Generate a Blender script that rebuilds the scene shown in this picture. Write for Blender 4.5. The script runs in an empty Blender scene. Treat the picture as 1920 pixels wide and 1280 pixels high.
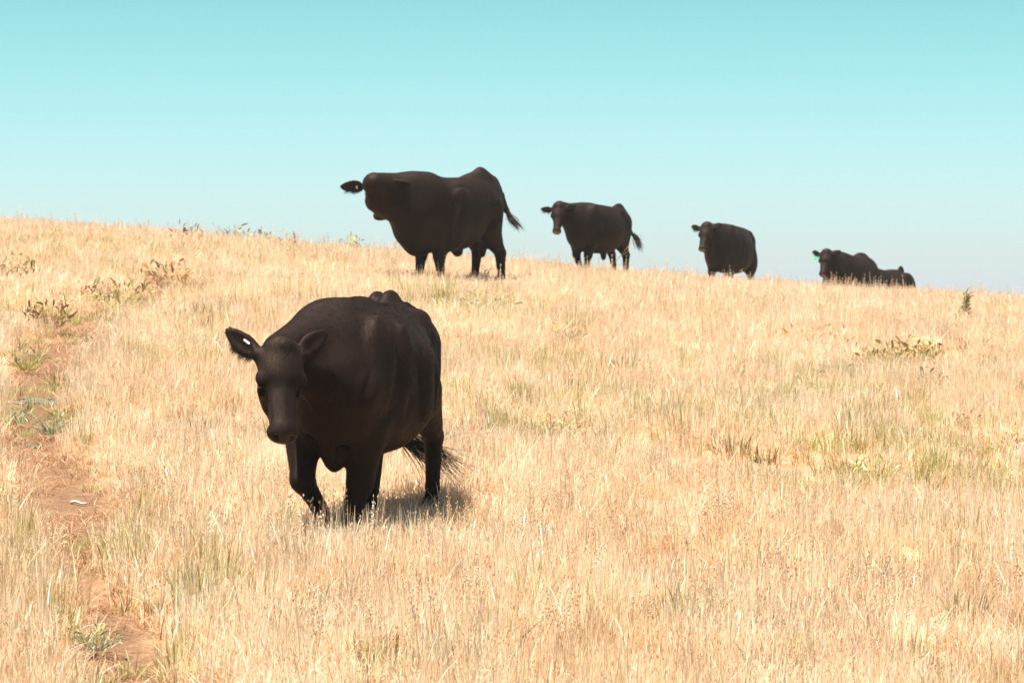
import bpy, math, random
import numpy as np
import openvdb
from mathutils import Matrix, Vector

# ------------------------------------------------------------------ scene, camera, light
S = bpy.context.scene
C = S.collection
R = math.radians
cam_d = bpy.data.cameras.new('camera')
cam = bpy.data.objects.new('camera', cam_d); C.objects.link(cam)
cam_d.lens = 100; cam_d.sensor_width = 36; cam_d.clip_start = 0.1; cam_d.clip_end = 9000
cam.location = (0, 0, 0); cam.rotation_euler = (R(90), 0, 0)
cam_d.dof.use_dof = True; cam_d.dof.focus_distance = 16.4; cam_d.dof.aperture_fstop = 8.0
S.camera = cam

SUN_TO = Vector((-0.20, -0.12, 0.965)).normalized()
sun_el = math.asin(SUN_TO.z)
sun_az = math.atan2(SUN_TO.x, SUN_TO.y)
sd = bpy.data.lights.new('sun', 'SUN'); sd.energy = 4.8; sd.angle = R(0.5); sd.color = (1.0, 0.93, 0.82)
sun = bpy.data.objects.new('sun', sd); C.objects.link(sun)
sun.rotation_euler = SUN_TO.to_track_quat('Z', 'Y').to_euler()
sun.location = (-20, -5, 50)

W = bpy.data.worlds.new('World'); S.world = W; W.use_nodes = True
nt = W.node_tree; N = nt.nodes; L = nt.links
bg = N['Background']
sky = N.new('ShaderNodeTexSky'); sky.sky_type = 'NISHITA'; sky.sun_disc = False
sky.sun_elevation = sun_el; sky.sun_rotation = sun_az; sky.air_density = 1.0; sky.dust_density = 1.2; sky.ozone_density = 1.5
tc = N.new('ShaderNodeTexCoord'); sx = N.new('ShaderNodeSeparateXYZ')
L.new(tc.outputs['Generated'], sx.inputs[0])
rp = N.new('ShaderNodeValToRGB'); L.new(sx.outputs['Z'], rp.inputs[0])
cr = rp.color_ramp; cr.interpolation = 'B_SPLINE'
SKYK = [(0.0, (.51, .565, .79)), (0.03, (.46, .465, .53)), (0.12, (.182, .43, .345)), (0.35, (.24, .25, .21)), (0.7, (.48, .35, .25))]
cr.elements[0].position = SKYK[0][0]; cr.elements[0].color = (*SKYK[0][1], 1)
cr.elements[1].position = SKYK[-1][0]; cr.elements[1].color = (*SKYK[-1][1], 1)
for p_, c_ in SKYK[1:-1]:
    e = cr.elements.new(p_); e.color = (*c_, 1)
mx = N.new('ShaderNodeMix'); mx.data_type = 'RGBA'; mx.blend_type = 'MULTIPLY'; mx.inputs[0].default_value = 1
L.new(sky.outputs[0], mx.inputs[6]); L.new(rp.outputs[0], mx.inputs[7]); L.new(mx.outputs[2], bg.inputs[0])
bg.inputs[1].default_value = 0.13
S.view_settings.view_transform = 'Standard'; S.view_settings.look = 'None'
S.view_settings.exposure = 1.67; S.view_settings.gamma = 1; S.view_settings.use_curve_mapping = False
S.render.engine = 'CYCLES'
S.cycles.max_bounces = 8; S.cycles.diffuse_bounces = 5; S.cycles.transmission_bounces = 5; S.cycles.transparent_max_bounces = 4

F = 100 / 36 * 1920

# ------------------------------------------------------------------ helpers
def tag(o, label=None, cat=None, group=None, kind=None):
    if label: o['label'] = label
    if cat: o['category'] = cat
    if group: o['group'] = group
    if kind: o['kind'] = kind
    return o

def mesh_obj(name, verts, faces, mat=None, parent=None, smooth=True, link=True, mats=None, midx=None):
    me = bpy.data.meshes.new(name)
    verts = np.asarray(verts, dtype=np.float32).reshape(-1, 3)
    me.vertices.add(len(verts)); me.vertices.foreach_set('co', verts.ravel())
    if isinstance(faces, np.ndarray):
        n, k = faces.shape
        me.loops.add(n * k); me.loops.foreach_set('vertex_index', faces.ravel().astype(np.int32))
        me.polygons.add(n)
        me.polygons.foreach_set('loop_start', np.arange(0, n * k, k, dtype=np.int32))
        me.polygons.foreach_set('loop_total', np.full(n, k, dtype=np.int32))
    elif len(faces):
        fl = [i for f in faces for i in f]
        me.loops.add(len(fl)); me.loops.foreach_set('vertex_index', fl)
        me.polygons.add(len(faces))
        tot = [len(f) for f in faces]
        me.polygons.foreach_set('loop_start', np.cumsum([0] + tot[:-1]).astype(np.int32))
        me.polygons.foreach_set('loop_total', tot)
    for m in (mats or ([mat] if mat else [])): me.materials.append(m)
    if midx is not None: me.polygons.foreach_set('material_index', np.asarray(midx, dtype=np.int32))
    me.polygons.foreach_set('use_smooth', np.full(len(me.polygons), smooth))
    me.update(calc_edges=True); me.validate()
    o = bpy.data.objects.new(name, me)
    if link: C.objects.link(o)
    if parent: o.parent = parent
    return o

def set_col(o, cols, name='tint'):          # per-vertex colour
    a = o.data.attributes.new(name, 'FLOAT_COLOR', 'POINT')
    c = np.ones((len(o.data.vertices), 4), dtype=np.float32); c[:, :3] = cols
    a.data.foreach_set('color', c.ravel())

def smoothstep(a, b, x):
    t = np.clip((x - a) / (b - a), 0, 1); return t * t * (3 - 2 * t)

# value noise for layout decisions
_rs = np.random.RandomState(5); _nt = _rs.rand(64, 64)
def vnoise(x, y, s):
    x = np.asarray(x) / s + 100.3; y = np.asarray(y) / s + 57.7
    xi = np.floor(x).astype(int); yi = np.floor(y).astype(int); fx = x - xi; fy = y - yi
    fx = fx * fx * (3 - 2 * fx); fy = fy * fy * (3 - 2 * fy)
    g = lambda a, b: _nt[a % 64, b % 64]
    return (g(xi, yi) * (1 - fx) + g(xi + 1, yi) * fx) * (1 - fy) + (g(xi, yi + 1) * (1 - fx) + g(xi + 1, yi + 1) * fx) * fy

# ------------------------------------------------------------------ terrain
_Y = np.linspace(-400, 4000, 44001)
_sl = np.interp(_Y, [-400, -40, 0, 34, 47, 66, 80, 130, 300, 420, 4000], [0, .02, .09, .09, .030, .014, -.03, -.09, -.05, 0, 0])
_P = np.cumsum(_sl) * (_Y[1] - _Y[0]); _P += -2.63 - np.interp(0, _Y, _P)
def ground(x, y):
    x = np.asarray(x, dtype=float); y = np.asarray(y, dtype=float)
    p = np.interp(y, _Y, _P)
    u = 30 * np.tanh((x + 1) / 30)
    w = 0.55 + 0.45 * smoothstep(16, 45, y)
    c = np.where(u < 0, -.087, -.077) * u * w
    b = (vnoise(x, y, 3.1) - .5) * .10 + (vnoise(x, y, 1.1) - .5) * .035
    return p + c + b
def gp(px, py, y0=8., y1=56.):
    """ground point seen at a photograph pixel"""
    ys = np.arange(y0, y1, .02); xs = (px - 960) / F * ys; zs = (640 - py) / F * ys
    h = np.nonzero(ground(xs, ys) >= zs)[0]
    i = h[0] if len(h) else len(ys) - 1
    return float(xs[i]), float(ys[i])

PATH = [gp(*p) for p in [(330, 1330), (235, 1235), (205, 1160), (165, 1080), (140, 1000), (120, 900), (75, 850), (60, 770), (85, 690), (110, 640), (165, 600), (260, 560), (330, 530)]]
PATHW = [.23, .22, .21, .19, .23, .28, .28, .30, .35, .33, .28, .2, .14]
def path_d(x, y):
    """0 on the trail centre .. 1 at its edge and beyond"""
    best = np.full(np.shape(x), 9.)
    for (a, b, wa, wb) in zip(PATH[:-1], PATH[1:], PATHW[:-1], PATHW[1:]):
        dx, dy = b[0] - a[0], b[1] - a[1]; l2 = dx * dx + dy * dy
        t = np.clip(((x - a[0]) * dx + (y - a[1]) * dy) / l2, 0, 1)
        d = np.hypot(x - a[0] - t * dx, (y - a[1] - t * dy) * .8) / (wa + (wb - wa) * t)
        best = np.minimum(best, d)
    return best + (vnoise(x, y, .45) - .5) * .7

def ax(a, b, s): return np.arange(a, b, s)
gx = np.concatenate([[-400, -280, -200, -120], ax(-80, -14, 2.), ax(-14, 14, .2), ax(14, 80, 2.), [80, 120, 200, 280, 400]])
gy = np.concatenate([[-400, -200, -100, -50], ax(-30, 8, 1.), ax(8, 26, .15), ax(26, 66, .3), ax(66, 130, 2.), [130, 160, 200, 300, 420]])
GX, GY = np.meshgrid(gx, gy)
GZ = ground(GX, GY)
pm = 1 - smoothstep(.65, 1.6, path_d(GX, GY))
GZ = GZ - pm * .05
n_x = len(gx); ii = np.arange((len(gy) - 1) * (n_x - 1)); r_, c_ = ii // (n_x - 1), ii % (n_x - 1)
q = r_ * n_x + c_
gf = np.stack([q, q + 1, q + n_x + 1, q + n_x], 1)

# ------------------------------------------------------------------ materials
def new_mat(name):
    m = bpy.data.materials.new(name); m.use_nodes = True
    return m, m.node_tree.nodes, m.node_tree.links, m.node_tree.nodes['Principled BSDF']
def ramp(N, L, src, stops):
    r = N.new('ShaderNodeValToRGB'); L.new(src, r.inputs[0])
    r.color_ramp.elements[0].position = stops[0][0]; r.color_ramp.elements[0].color = (*stops[0][1], 1)
    r.color_ramp.elements[1].position = stops[-1][0]; r.color_ramp.elements[1].color = (*stops[-1][1], 1)
    for p, c in stops[1:-1]:
        e = r.color_ramp.elements.new(p); e.color = (*c, 1)
    return r
def noise(N, L, vec, scale, detail=4, rough=.55):
    n = N.new('ShaderNodeTexNoise'); n.inputs['Scale'].default_value = scale
    n.inputs['Detail'].default_value = detail; n.inputs['Roughness'].default_value = rough
    if vec is not None: L.new(vec, n.inputs['Vector'])
    return n
def mixc(N, L, fac, a, b, mode='MIX'):
    m = N.new('ShaderNodeMix'); m.data_type = 'RGBA'; m.blend_type = mode
    for i, v in ((0, fac), (6, a), (7, b)):
        if isinstance(v, (int, float)): m.inputs[i].default_value = v
        elif isinstance(v, tuple): m.inputs[i].default_value = (*v, 1)
        else: L.new(v, m.inputs[i])
    return m.outputs[2]

def ground_mat():
    m, N, L, b = new_mat('hill_soil_and_thatch')
    g = N.new('ShaderNodeNewGeometry'); P = g.outputs['Position']
    n1 = noise(N, L, P, .6, 5); n2 = noise(N, L, P, 9, 6, .65); n3 = noise(N, L, P, 45, 5, .7)
    thatch = ramp(N, L, n2.outputs[0], [(.30, (.32, .165, .08)), (.5, (.46, .29, .16)), (.72, (.62, .46, .28))])
    soil = ramp(N, L, n3.outputs[0], [(.30, (.080, .047, .030)), (.5, (.145, .088, .055)), (.75, (.26, .17, .105))])
    soil2 = ramp(N, L, n2.outputs[0], [(.35, (.9, .8, .75)), (.65, (1.2, 1.2, 1.15))])
    s = mixc(N, L, 1., soil.outputs[0], soil2.outputs[0], 'MULTIPLY')
    at = N.new('ShaderNodeAttribute'); at.attribute_name = 'trail'
    c = mixc(N, L, at.outputs['Fac'], thatch.outputs[0], s)
    c = mixc(N, L, ramp(N, L, n1.outputs[0], [(.5, (0, 0, 0)), (.7, (.35, .35, .35))]).outputs[0], c, (.42, .22, .12))
    L.new(c, b.inputs['Base Color']); b.inputs['Roughness'].default_value = .95; b.inputs['Specular IOR Level'].default_value = .1
    bp = N.new('ShaderNodeBump'); bp.inputs['Strength'].default_value = .7; bp.inputs['Distance'].default_value = .03
    L.new(n3.outputs[0], bp.inputs['Height']); L.new(bp.outputs[0], b.inputs['Normal'])
    return m

def blade_mat(name, rnd=.24, trans=.44, patch=True):
    m, N, L, b = new_mat(name)
    at = N.new('ShaderNodeAttribute'); at.attribute_name = 'tint'
    oi = N.new('ShaderNodeObjectInfo'); g = N.new('ShaderNodeNewGeometry')
    col = at.outputs['Color']
    r = ramp(N, L, oi.outputs['Random'], [(0, (1 - rnd, 1 - rnd * 1.2, 1 - rnd * 1.5)), (1, (1 + rnd * .5, 1 + rnd * .55, 1 + rnd * .6))])
    col = mixc(N, L, 1., col, r.outputs[0], 'MULTIPLY')
    if patch:
        n1 = noise(N, L, g.outputs['Position'], .55, 4, .6)
        w = ramp(N, L, n1.outputs[0], [(.36, (1.04, 1.05, 1.08)), (.52, (1., 1., 1.)), (.68, (1., .94, .84))])
        col = mixc(N, L, 1., col, w.outputs[0], 'MULTIPLY')
    L.new(col, b.inputs['Base Color']); b.inputs['Roughness'].default_value = .6; b.inputs['Specular IOR Level'].default_value = .25
    tr = N.new('ShaderNodeBsdfTranslucent'); L.new(col, tr.inputs[0])
    ms = N.new('ShaderNodeMixShader'); ms.inputs[0].default_value = trans
    L.new(b.outputs[0], ms.inputs[1]); L.new(tr.outputs[0], ms.inputs[2])
    L.new(ms.outputs[0], N['Material Output'].inputs[0])
    return m

def coat_mat(name='black_coat', c0=(.0036, .0012, .0009), c1=(.0070, .0027, .0022), rough=.62):
    m, N, L, b = new_mat(name)
    tcn = N.new('ShaderNodeTexCoord'); P = tcn.outputs['Object']
    n1 = noise(N, L, P, 5, 4, .6)
    mp = N.new('ShaderNodeMapping'); mp.inputs['Scale'].default_value = (18, 60, 14); L.new(P, mp.inputs[0])
    n2 = noise(N, L, mp.outputs[0], 1.6, 5, .7)
    c = ramp(N, L, n1.outputs[0], [(.35, c0), (.7, c1)])
    st = ramp(N, L, n2.outputs[0], [(.32, (.5, .5, .5)), (.7, (1.7, 1.65, 1.6))])
    L.new(mixc(N, L, 1., c.outputs[0], st.outputs[0], 'MULTIPLY'), b.inputs['Base Color'])
    rr = ramp(N, L, n2.outputs[0], [(.3, (rough - .1,) * 3), (.7, (rough + .18,) * 3)]); L.new(rr.outputs[0], b.inputs['Roughness'])
    b.inputs['Specular IOR Level'].default_value = .19
    b.inputs['Specular Tint'].default_value = (1, .74, .62, 1)
    b.inputs['Sheen Weight'].default_value = .02; b.inputs['Sheen Roughness'].default_value = .5
    b.inputs['Sheen Tint'].default_value = (.8, .6, .55, 1)
    bp = N.new('ShaderNodeBump'); bp.inputs['Strength'].default_value = .14; bp.inputs['Distance'].default_value = .01
    L.new(n2.outputs[0], bp.inputs['Height']); L.new(bp.outputs[0], b.inputs['Normal'])
    return m
def plain_mat(name, col, rough=.6, spec=.4, bump=0, scale=40):
    m, N, L, b = new_mat(name)
    tcn = N.new('ShaderNodeTexCoord'); n = noise(N, L, tcn.outputs['Object'], scale, 4)
    r = ramp(N, L, n.outputs[0], [(.3, tuple(x * .75 for x in col)), (.7, tuple(min(1, x * 1.2) for x in col))])
    L.new(r.outputs[0], b.inputs['Base Color']); b.inputs['Roughness'].default_value = rough; b.inputs['Specular IOR Level'].default_value = spec
    if bump:
        bp = N.new('ShaderNodeBump'); bp.inputs['Strength'].default_value = bump; bp.inputs['Distance'].default_value = .01
        L.new(n.outputs[0], bp.inputs['Height']); L.new(bp.outputs[0], b.inputs['Normal'])
    return m

M_COAT = coat_mat(); M_HAIR = coat_mat('black_hair', (.0024, .0009, .0007), (.0056, .0022, .0017), .58)
M_NOSE = plain_mat('wet_nose_leather', (.014, .0065, .0055), .34, .22, .4, 120)
M_NOSEP = plain_mat('pinkish_nose_leather', (.10, .05, .042), .4, .5, .4, 120)
M_HOOF = plain_mat('dark_hoof_horn', (.03, .024, .02), .5, .4)
M_EYE = plain_mat('dark_glossy_eye', (.008, .005, .004), .08, .8)
M_TAGW = plain_mat('white_metal_tag', (.75, .74, .70), .25, .6)
M_TAGG = plain_mat('green_plastic_tag', (.06, .60, .28), .4, .5)
M_TAGL = plain_mat('pale_green_tag', (.45, .75, .45), .35, .5)
M_ROCK = plain_mat('lichen_grey_stone', (.12, .12, .09), .9, .2, 1., 14)

hill = mesh_obj('hill', np.stack([GX.ravel(), GY.ravel(), GZ.ravel()], 1), gf, ground_mat())
hill['kind'] = 'structure'
a = hill.data.attributes.new('trail', 'FLOAT', 'POINT'); a.data.foreach_set('value', pm.ravel().astype(np.float32))

# ------------------------------------------------------------------ SDF modelling of the cattle
def rotm(yaw=0, pitch=0, roll=0):
    """x forward; yaw about z (left +), pitch nose-down +, roll about x (degrees)"""
    return np.array(Matrix.Rotation(R(yaw), 3, 'Z') @ Matrix.Rotation(R(pitch), 3, 'Y') @ Matrix.Rotation(R(roll), 3, 'X'))

class Field:
    def __init__(s, lo, hi, vx):
        s.vx = vx; s.lo = np.array(lo, float)
        s.n = np.ceil((np.array(hi) - s.lo) / vx).astype(int)
        s.d = np.full(s.n, .4, dtype=np.float32)
    def region(s, lo, hi):
        a = np.clip(np.floor((lo - s.lo) / s.vx).astype(int), 0, s.n); b = np.clip(np.ceil((hi - s.lo) / s.vx).astype(int) + 1, 0, s.n)
        sl = tuple(slice(i, j) for i, j in zip(a, b))
        g = np.meshgrid(*[s.lo[k] + s.vx * np.arange(a[k], b[k]) for k in range(3)], indexing='ij', sparse=True)
        return sl, g
    def put(s, sl, d, k, sub=False):
        o = s.d[sl]
        if sub:
            h = np.clip(.5 - .5 * (o + d) / k, 0, 1); s.d[sl] = o * (1 - h) - d * h + k * h * (1 - h)
        else:
            h = np.clip(.5 + .5 * (o - d) / k, 0, 1); s.d[sl] = o * (1 - h) + d * h - k * h * (1 - h)
    def ell(s, c, r, M=None, k=.05, sub=False):
        c = np.array(c, float); r = np.array(r, float); m = np.abs(M) @ r if M is not None else r
        pad = k + .05
        sl, g = s.region(c - m - pad, c + m + pad)
        p = [g[i] - c[i] for i in range(3)]
        if M is not None: p = [p[0] * M[0, i] + p[1] * M[1, i] + p[2] * M[2, i] for i in range(3)]
        k0 = np.sqrt(sum((p[i] / r[i]) ** 2 for i in range(3))); k1 = np.sqrt(sum((p[i] / r[i] ** 2) ** 2 for i in range(3))) + 1e-6
        s.put(sl, k0 * (k0 - 1) / k1, k, sub)
    def cap(s, a, b, ra, rb, k=.05, sq=None):
        a = np.array(a, float); b = np.array(b, float); m = max(ra, rb) * (1.0 if not sq else max(1, sq[1])) + k + .05
        sl, g = s.region(np.minimum(a, b) - m, np.maximum(a, b) + m)
        ba = b - a; l2 = ba @ ba + 1e-9
        p = [g[i] - a[i] for i in range(3)]
        t = np.clip((p[0] * ba[0] + p[1] * ba[1] + p[2] * ba[2]) / l2, 0, 1)
        v = [p[i] - t * ba[i] for i in range(3)]; sc = 1
        if sq:
            u = np.array(sq[0], float); u /= np.linalg.norm(u); f = 1 / sq[1] - 1
            dt = v[0] * u[0] + v[1] * u[1] + v[2] * u[2]
            v = [v[i] + u[i] * dt * f for i in range(3)]; sc = min(1, sq[1])
        s.put(sl, (np.sqrt(v[0] ** 2 + v[1] ** 2 + v[2] ** 2) - (ra + (rb - ra) * t)) * sc, k)
    def chain(s, pts, rs, k=.04, sq=None):
        for i in range(len(pts) - 1): s.cap(pts[i], pts[i + 1], rs[i], rs[i + 1], k, sq)
    def trunk(s, st, n=2.35, bend=None):
        """st rows: x, top, bottom, halfwidth"""
        st = np.array(st, float); xs = np.linspace(st[0, 0], st[-1, 0], 200)
        # monotone smooth interpolation of the stations
        def ip(v):
            y = np.interp(xs, st[:, 0], v); kx = np.hanning(17); kx /= kx.sum()
            yp = np.pad(y, 8, mode='reflect', reflect_type='odd'); return np.convolve(yp, kx, 'valid')
        top, bot, hw = ip(st[:, 1]), ip(st[:, 2]), ip(st[:, 3])
        lo = np.array([xs[0] - .15, -hw.max() - .15, bot.min() - .15]); hi = np.array([xs[-1] + .15, hw.max() + .15, top.max() + .15])
        sl, g = s.region(lo, hi)
        X = g[0]; zc = np.interp(X, xs, (top + bot) / 2); rz = np.interp(X, xs, (top - bot) / 2); ry = np.interp(X, xs, hw)
        yo = 0 if bend is None else bend(X)
        # lower half a little fuller than the upper half
        zz = (g[2] - zc) / rz; yy = np.abs(g[1] - yo) / (ry * (1 - .10 * np.clip(zz, -1, 1)))
        d = ((yy ** n + np.abs(zz) ** n) ** (1 / n) - 1) * np.minimum(ry, rz)
        ex = np.maximum(xs[0] - X, X - xs[-1]); d = np.maximum(d, ex)
        s.put(sl, d * .9, .05)
    def mesh(s):
        g = openvdb.FloatGrid(.4); g.copyFromArray(s.d)
        pts, quads = g.convertToQuads(isovalue=0.)
        return pts * s.vx + s.lo, np.asarray(quads)[:, ::-1].astype(np.int32)

def vnormals(v, f):
    n = np.cross(v[f[:, 2]] - v[f[:, 0]], v[f[:, 3]] - v[f[:, 1]])
    out = np.zeros_like(v)
    for i in range(4): np.add.at(out, f[:, i], n)
    return out / (np.linalg.norm(out, axis=1, keepdims=True) + 1e-9)

def strands(base, dirs, length, width, bend=None, rs=None, seg=2, nrm=None):
    """thin tapering hairs as triangles/quads; base, dirs (n,3); length (n,)"""
    n = len(base); side = np.cross(dirs, rs.normal(size=(n, 3)) if nrm is None else nrm + rs.normal(size=(n, 3)) * .25); side /= np.linalg.norm(side, axis=1, keepdims=True) + 1e-9
    V = []; b = np.zeros((n, 3)) if bend is None else bend
    for j in range(seg + 1):
        t = j / seg; p = base + dirs * (length * t)[:, None] + b * (length * t * t)[:, None]
        w = width * (1 - t)
        if j < seg: V += [p - side * w / 2, p + side * w / 2]
        else: V += [p]
    V = np.stack(V, 1); m = V.shape[1]; o = np.arange(n)[:, None] * m
    F3 = [o + np.array([[m - 3, m - 2, m - 1]])]
    Q = [o + np.array([[2 * j, 2 * j + 1, 2 * j + 3, 2 * j + 2]]) for j in range(seg - 1)]
    fs = [tuple(x) for x in np.concatenate(F3)]
    for q_ in Q: fs += [tuple(x) for x in q_]
    return V.reshape(-1, 3), fs
def strands_obj(name, parts, mat, parent):
    V = []; Fs = []; o = 0
    for v, f in parts:
        V.append(v); Fs += [tuple(int(i) + o for i in t) for t in f]; o += len(v)
    return mesh_obj(name, np.concatenate(V), Fs, mat, parent, smooth=False)

def ribbon_hairs(paths, width, rs):
    """long hairs along polylines (each (k,3)), two crossed blades are not needed at this size"""
    V = []; Fs = []; o = 0
    for P in paths:
        P = np.array(P); k = len(P); d = np.gradient(P, axis=0); s = np.cross(d, rs.normal(size=3)); s /= np.linalg.norm(s, axis=1, keepdims=True) + 1e-9
        w = width * np.linspace(1, .15, k)[:, None] / 2
        V += [P - s * w, P + s * w]; idx = np.arange(k - 1)
        for i in idx: Fs.append((o + i, o + k + i, o + k + i + 1, o + i + 1))
        o += 2 * k
    return np.concatenate(V), Fs

def bovine(name, label, px, Y, heading, P, group=None):
    """P: dictionary of the pose. heading in degrees: direction of travel in the ground plane (0 = +X, 90 = away)"""
    rs = np.random.RandomState(P.get('seed', 1))
    X = (px - 960) / F * Y
    root = bpy.data.objects.new(name, None); C.objects.link(root)
    base_z = float(ground(X, Y)); root.location = (X, Y, base_z); root.rotation_euler = (0, 0, R(heading)); root.empty_display_size = .3
    tag(root, label, P.get('cat', 'cow'), group)
    ch, sh = math.cos(R(heading)), math.sin(R(heading))
    sxl = float(ground(X + ch * .6, Y + sh * .6) - ground(X - ch * .6, Y - sh * .6)) / 1.2
    syl = float(ground(X - sh * .2, Y + ch * .2) - ground(X + sh * .2, Y - ch * .2)) / .4
    def warp(v):
        v = np.array(v, float) * P.get('scale', 1.)
        lo = 1 - smoothstep(.25, .9, v[:, 2])
        v[:, 2] += sxl * v[:, 0] + syl * v[:, 1] * lo + P.get('lift', 0.0)
        return v
    vx = P['vx']
    f = Field((-1.35, -1.1, -.06), (2.0, 1.0, 1.75), vx)
    f.trunk(P['trunk'], P.get('n', 2.35))
    for a_, b_, ra, rb, *k in P.get('caps', []): f.cap(a_, b_, ra, rb, *(k or [.08]))
    for c, r, *rest in P.get('ells', []):
        M = rotm(*rest[0]) if rest and rest[0] else None
        f.ell(c, r, M, rest[1] if len(rest) > 1 else .07)
    for c, r, *rest in P.get('cuts', []): f.ell(c, r, rotm(*rest[0]) if rest else None, .055, sub=True)
    for pts, rr in P.get('legs', []):
        f.chain(pts[:-1], rr[:-1], .035)
        h = np.array(pts[-1], float); an = np.array(pts[-2], float)
        if h[2] < .03: h[2] = .03
        f.cap(an, h, rr[-2], rr[-1] * .92, .02)
        if P.get('hooves', True):
            d = h - an; d[2] = 0; d = d / (np.linalg.norm(d) + 1e-6) if np.linalg.norm(d) > .01 else np.array([1., 0, 0])
            for s_ in (-1, 1):
                f.ell(h + d * .02 + np.array([-d[1], d[0], 0]) * s_ * .022, (.055, .028, .045), rotm(math.degrees(math.atan2(d[1], d[0]))), .008)
    # head
    hp = np.array(P['poll'], float); HM = rotm(*P['face']); hs = P.get('hs', 1.)
    H = lambda p: hp + HM @ (np.array(p, float) * hs)
    hw = P.get('hw', 1.)
    E = lambda c, r, m=None, k=.03, sub=False: f.ell(H(c), np.array(r) * hs * (np.array([1, hw, 1]) if m is None else 1), HM if m is None else HM @ m, k, sub)
    K = lambda a_, b_, ra, rb, k=.03, sq=None: f.cap(H(a_), H(b_), ra * hs, rb * hs, k, sq)
    for a_, b_, ra, rb, kk in P['neck']:      # points may be ('h', p) in head space
        a2 = H(a_[1]) if a_[0] == 'h' else a_; b2 = H(b_[1]) if b_[0] == 'h' else b_
        f.cap(a2, b2, ra, rb, kk)
    E((.05, 0, -.03), (.12, .112, .10), k=.05)
    E((.00, 0, .035), (.055, .065, .05), k=.05)
    E((.13, 0, -.008), (.12, .108, .072), k=.04)
    for s_ in (-1, 1):
        E((.175, .092 * s_ * hw, -.018), (.05, .034, .036), k=.02)           # brow
        E((.192, .108 * s_ * hw, -.056), (.034, .016, .022), k=.014, sub=True)
        E((.205, .088 * s_ * hw, -.090), (.045, .018, .020), k=.02)
        E((.15, .038 * s_, -.145), (.13, .042, .10), k=.04)                  # cheek
        K((.24, .050 * s_, -.012), (.44, .040 * s_, -.030), .022, .020, .03)   # nasal ridge
        E((.30, .082 * s_, -.085), (.07, .014, .03), k=.03, sub=True)
    K((.17, 0, -.035), (.45, 0, -.045), .078, .048, .03)
    K((.20, 0, -.09), (.44, 0, -.08), .068, .046, .03)
    K((.12, 0, -.21), (.43, 0, -.125), .055, .042, .05)
    E((.475, 0, -.062), (.060, .076, .060), k=.03)
    E((.452, 0, -.12), (.052, .060, .035), k=.02)
    for s_ in (-1, 1): E((.520, .046 * s_, -.045), (.030, .019, .020), rotm(35 * s_, -20), k=.012, sub=True)
    E((.50, 0, -.108), (.05, .07, .006), k=.012, sub=True)                  # mouth line
    ear_v = []
    for s_, (yaw, pitch, roll) in zip((1, -1), P.get('ears', ((110, 0, 110), (-110, 0, 70)))):
        EM = rotm(yaw, pitch, roll); rootp = np.array([.045, .085 * s_ * hw, -.02])
        el = P.get('earl', .85); ctr = rootp + EM @ np.array([.155 * el, 0, -.005])
        f.cap(H(rootp), H(rootp + EM @ np.array([.07, 0, 0])), .040 * hs, .030 * hs, .02)
        f.ell(H(rootp + EM @ np.array([.125 * el, 0, -.004])), np.array([.098 * el, .017, .060 * P.get('earw', 1)]) * hs, HM @ EM, .015)
        f.ell(H(rootp + EM @ np.array([.205 * el, 0, .006])), np.array([.070 * el, .013, .036 * P.get('earw', 1)]) * hs, HM @ EM, .03)
        f.ell(H(ctr + EM @ np.array([.0, .024, 0])), np.array([.095 * el, .016, .036 * P.get('earw', 1)]) * hs, HM @ EM, .010, sub=True)
        ear_v.append((H(rootp), HM @ EM))
    if 'tail' in P: f.chain(P['tail'][0], P['tail'][1], .03)
    v, q_ = f.mesh()
    # keep facing consistent
    nrm = vnormals(v, q_)
    cen = v[q_].mean(1)
    # material zones: nose leather, hooves
    loc = (cen - hp) @ HM / hs
    mi = np.zeros(len(q_), int)
    mi[(loc[:, 0] > .500) & (loc[:, 2] > -.112) & (loc[:, 2] < -.012) & (np.abs(loc[:, 1]) < .07)] = 1
    if P.get('hooves', True): mi[(cen[:, 2] < .062)] = 2
    # gentle skin folds
    am = P.get('fold', .004)
    v2 = v + nrm * ((vnoise(v[:, 0] * 1.0 + v[:, 1] * .7, v[:, 2] * .45 + v[:, 1] * .3, .07) - .5) * am * 1.6)[:, None]
    body = mesh_obj('body', warp(v2), q_, parent=root, mats=[M_COAT, P.get('nose', M_NOSE), M_HOOF], midx=mi)
    # coat hair
    nh = P.get('hairs', 0)
    if nh:
        ar = np.linalg.norm(np.cross(v[q_[:, 2]] - v[q_[:, 0]], v[q_[:, 3]] - v[q_[:, 1]]), axis=1)
        pk = rs.choice(len(q_), nh, p=ar / ar.sum()); uv = rs.rand(nh, 2, 1)
        qa = v2[q_[pk]]; b0 = (qa[:, 0] * (1 - uv[:, 0]) + qa[:, 1] * uv[:, 0]) * (1 - uv[:, 1]) + (qa[:, 3] * (1 - uv[:, 0]) + qa[:, 2] * uv[:, 0]) * uv[:, 1]
        nn = nrm[q_[pk, 0]]
        lh = (b0 - hp) @ HM / hs
        on_head = (lh[:, 0] > -.05) & (np.abs(lh[:, 1]) < .4) & (np.linalg.norm(lh - np.array([.2, 0, -.06]), axis=1) < .42)
        flow = np.tile(np.array([-.75, 0, -.65]), (nh, 1)); flow[on_head] = HM @ np.array([.9, 0, .05])
        flow = flow - nn * (flow * nn).sum(1, keepdims=True); flow /= np.linalg.norm(flow, axis=1, keepdims=True) + 1e-6
        ear = (np.abs(lh[:, 1]) > .13 * hw) & (np.abs(lh[:, 0]) < .22) & (np.abs(lh[:, 2]) < .22) & on_head
        out = np.sign(lh[:, 1])[:, None] * HM[:, 1][None]
        low = np.array([0, 0, -1.])
        flow[ear] = (out[ear] * .55 + low * .8); flow[ear] /= np.linalg.norm(flow[ear], axis=1, keepdims=True)
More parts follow.
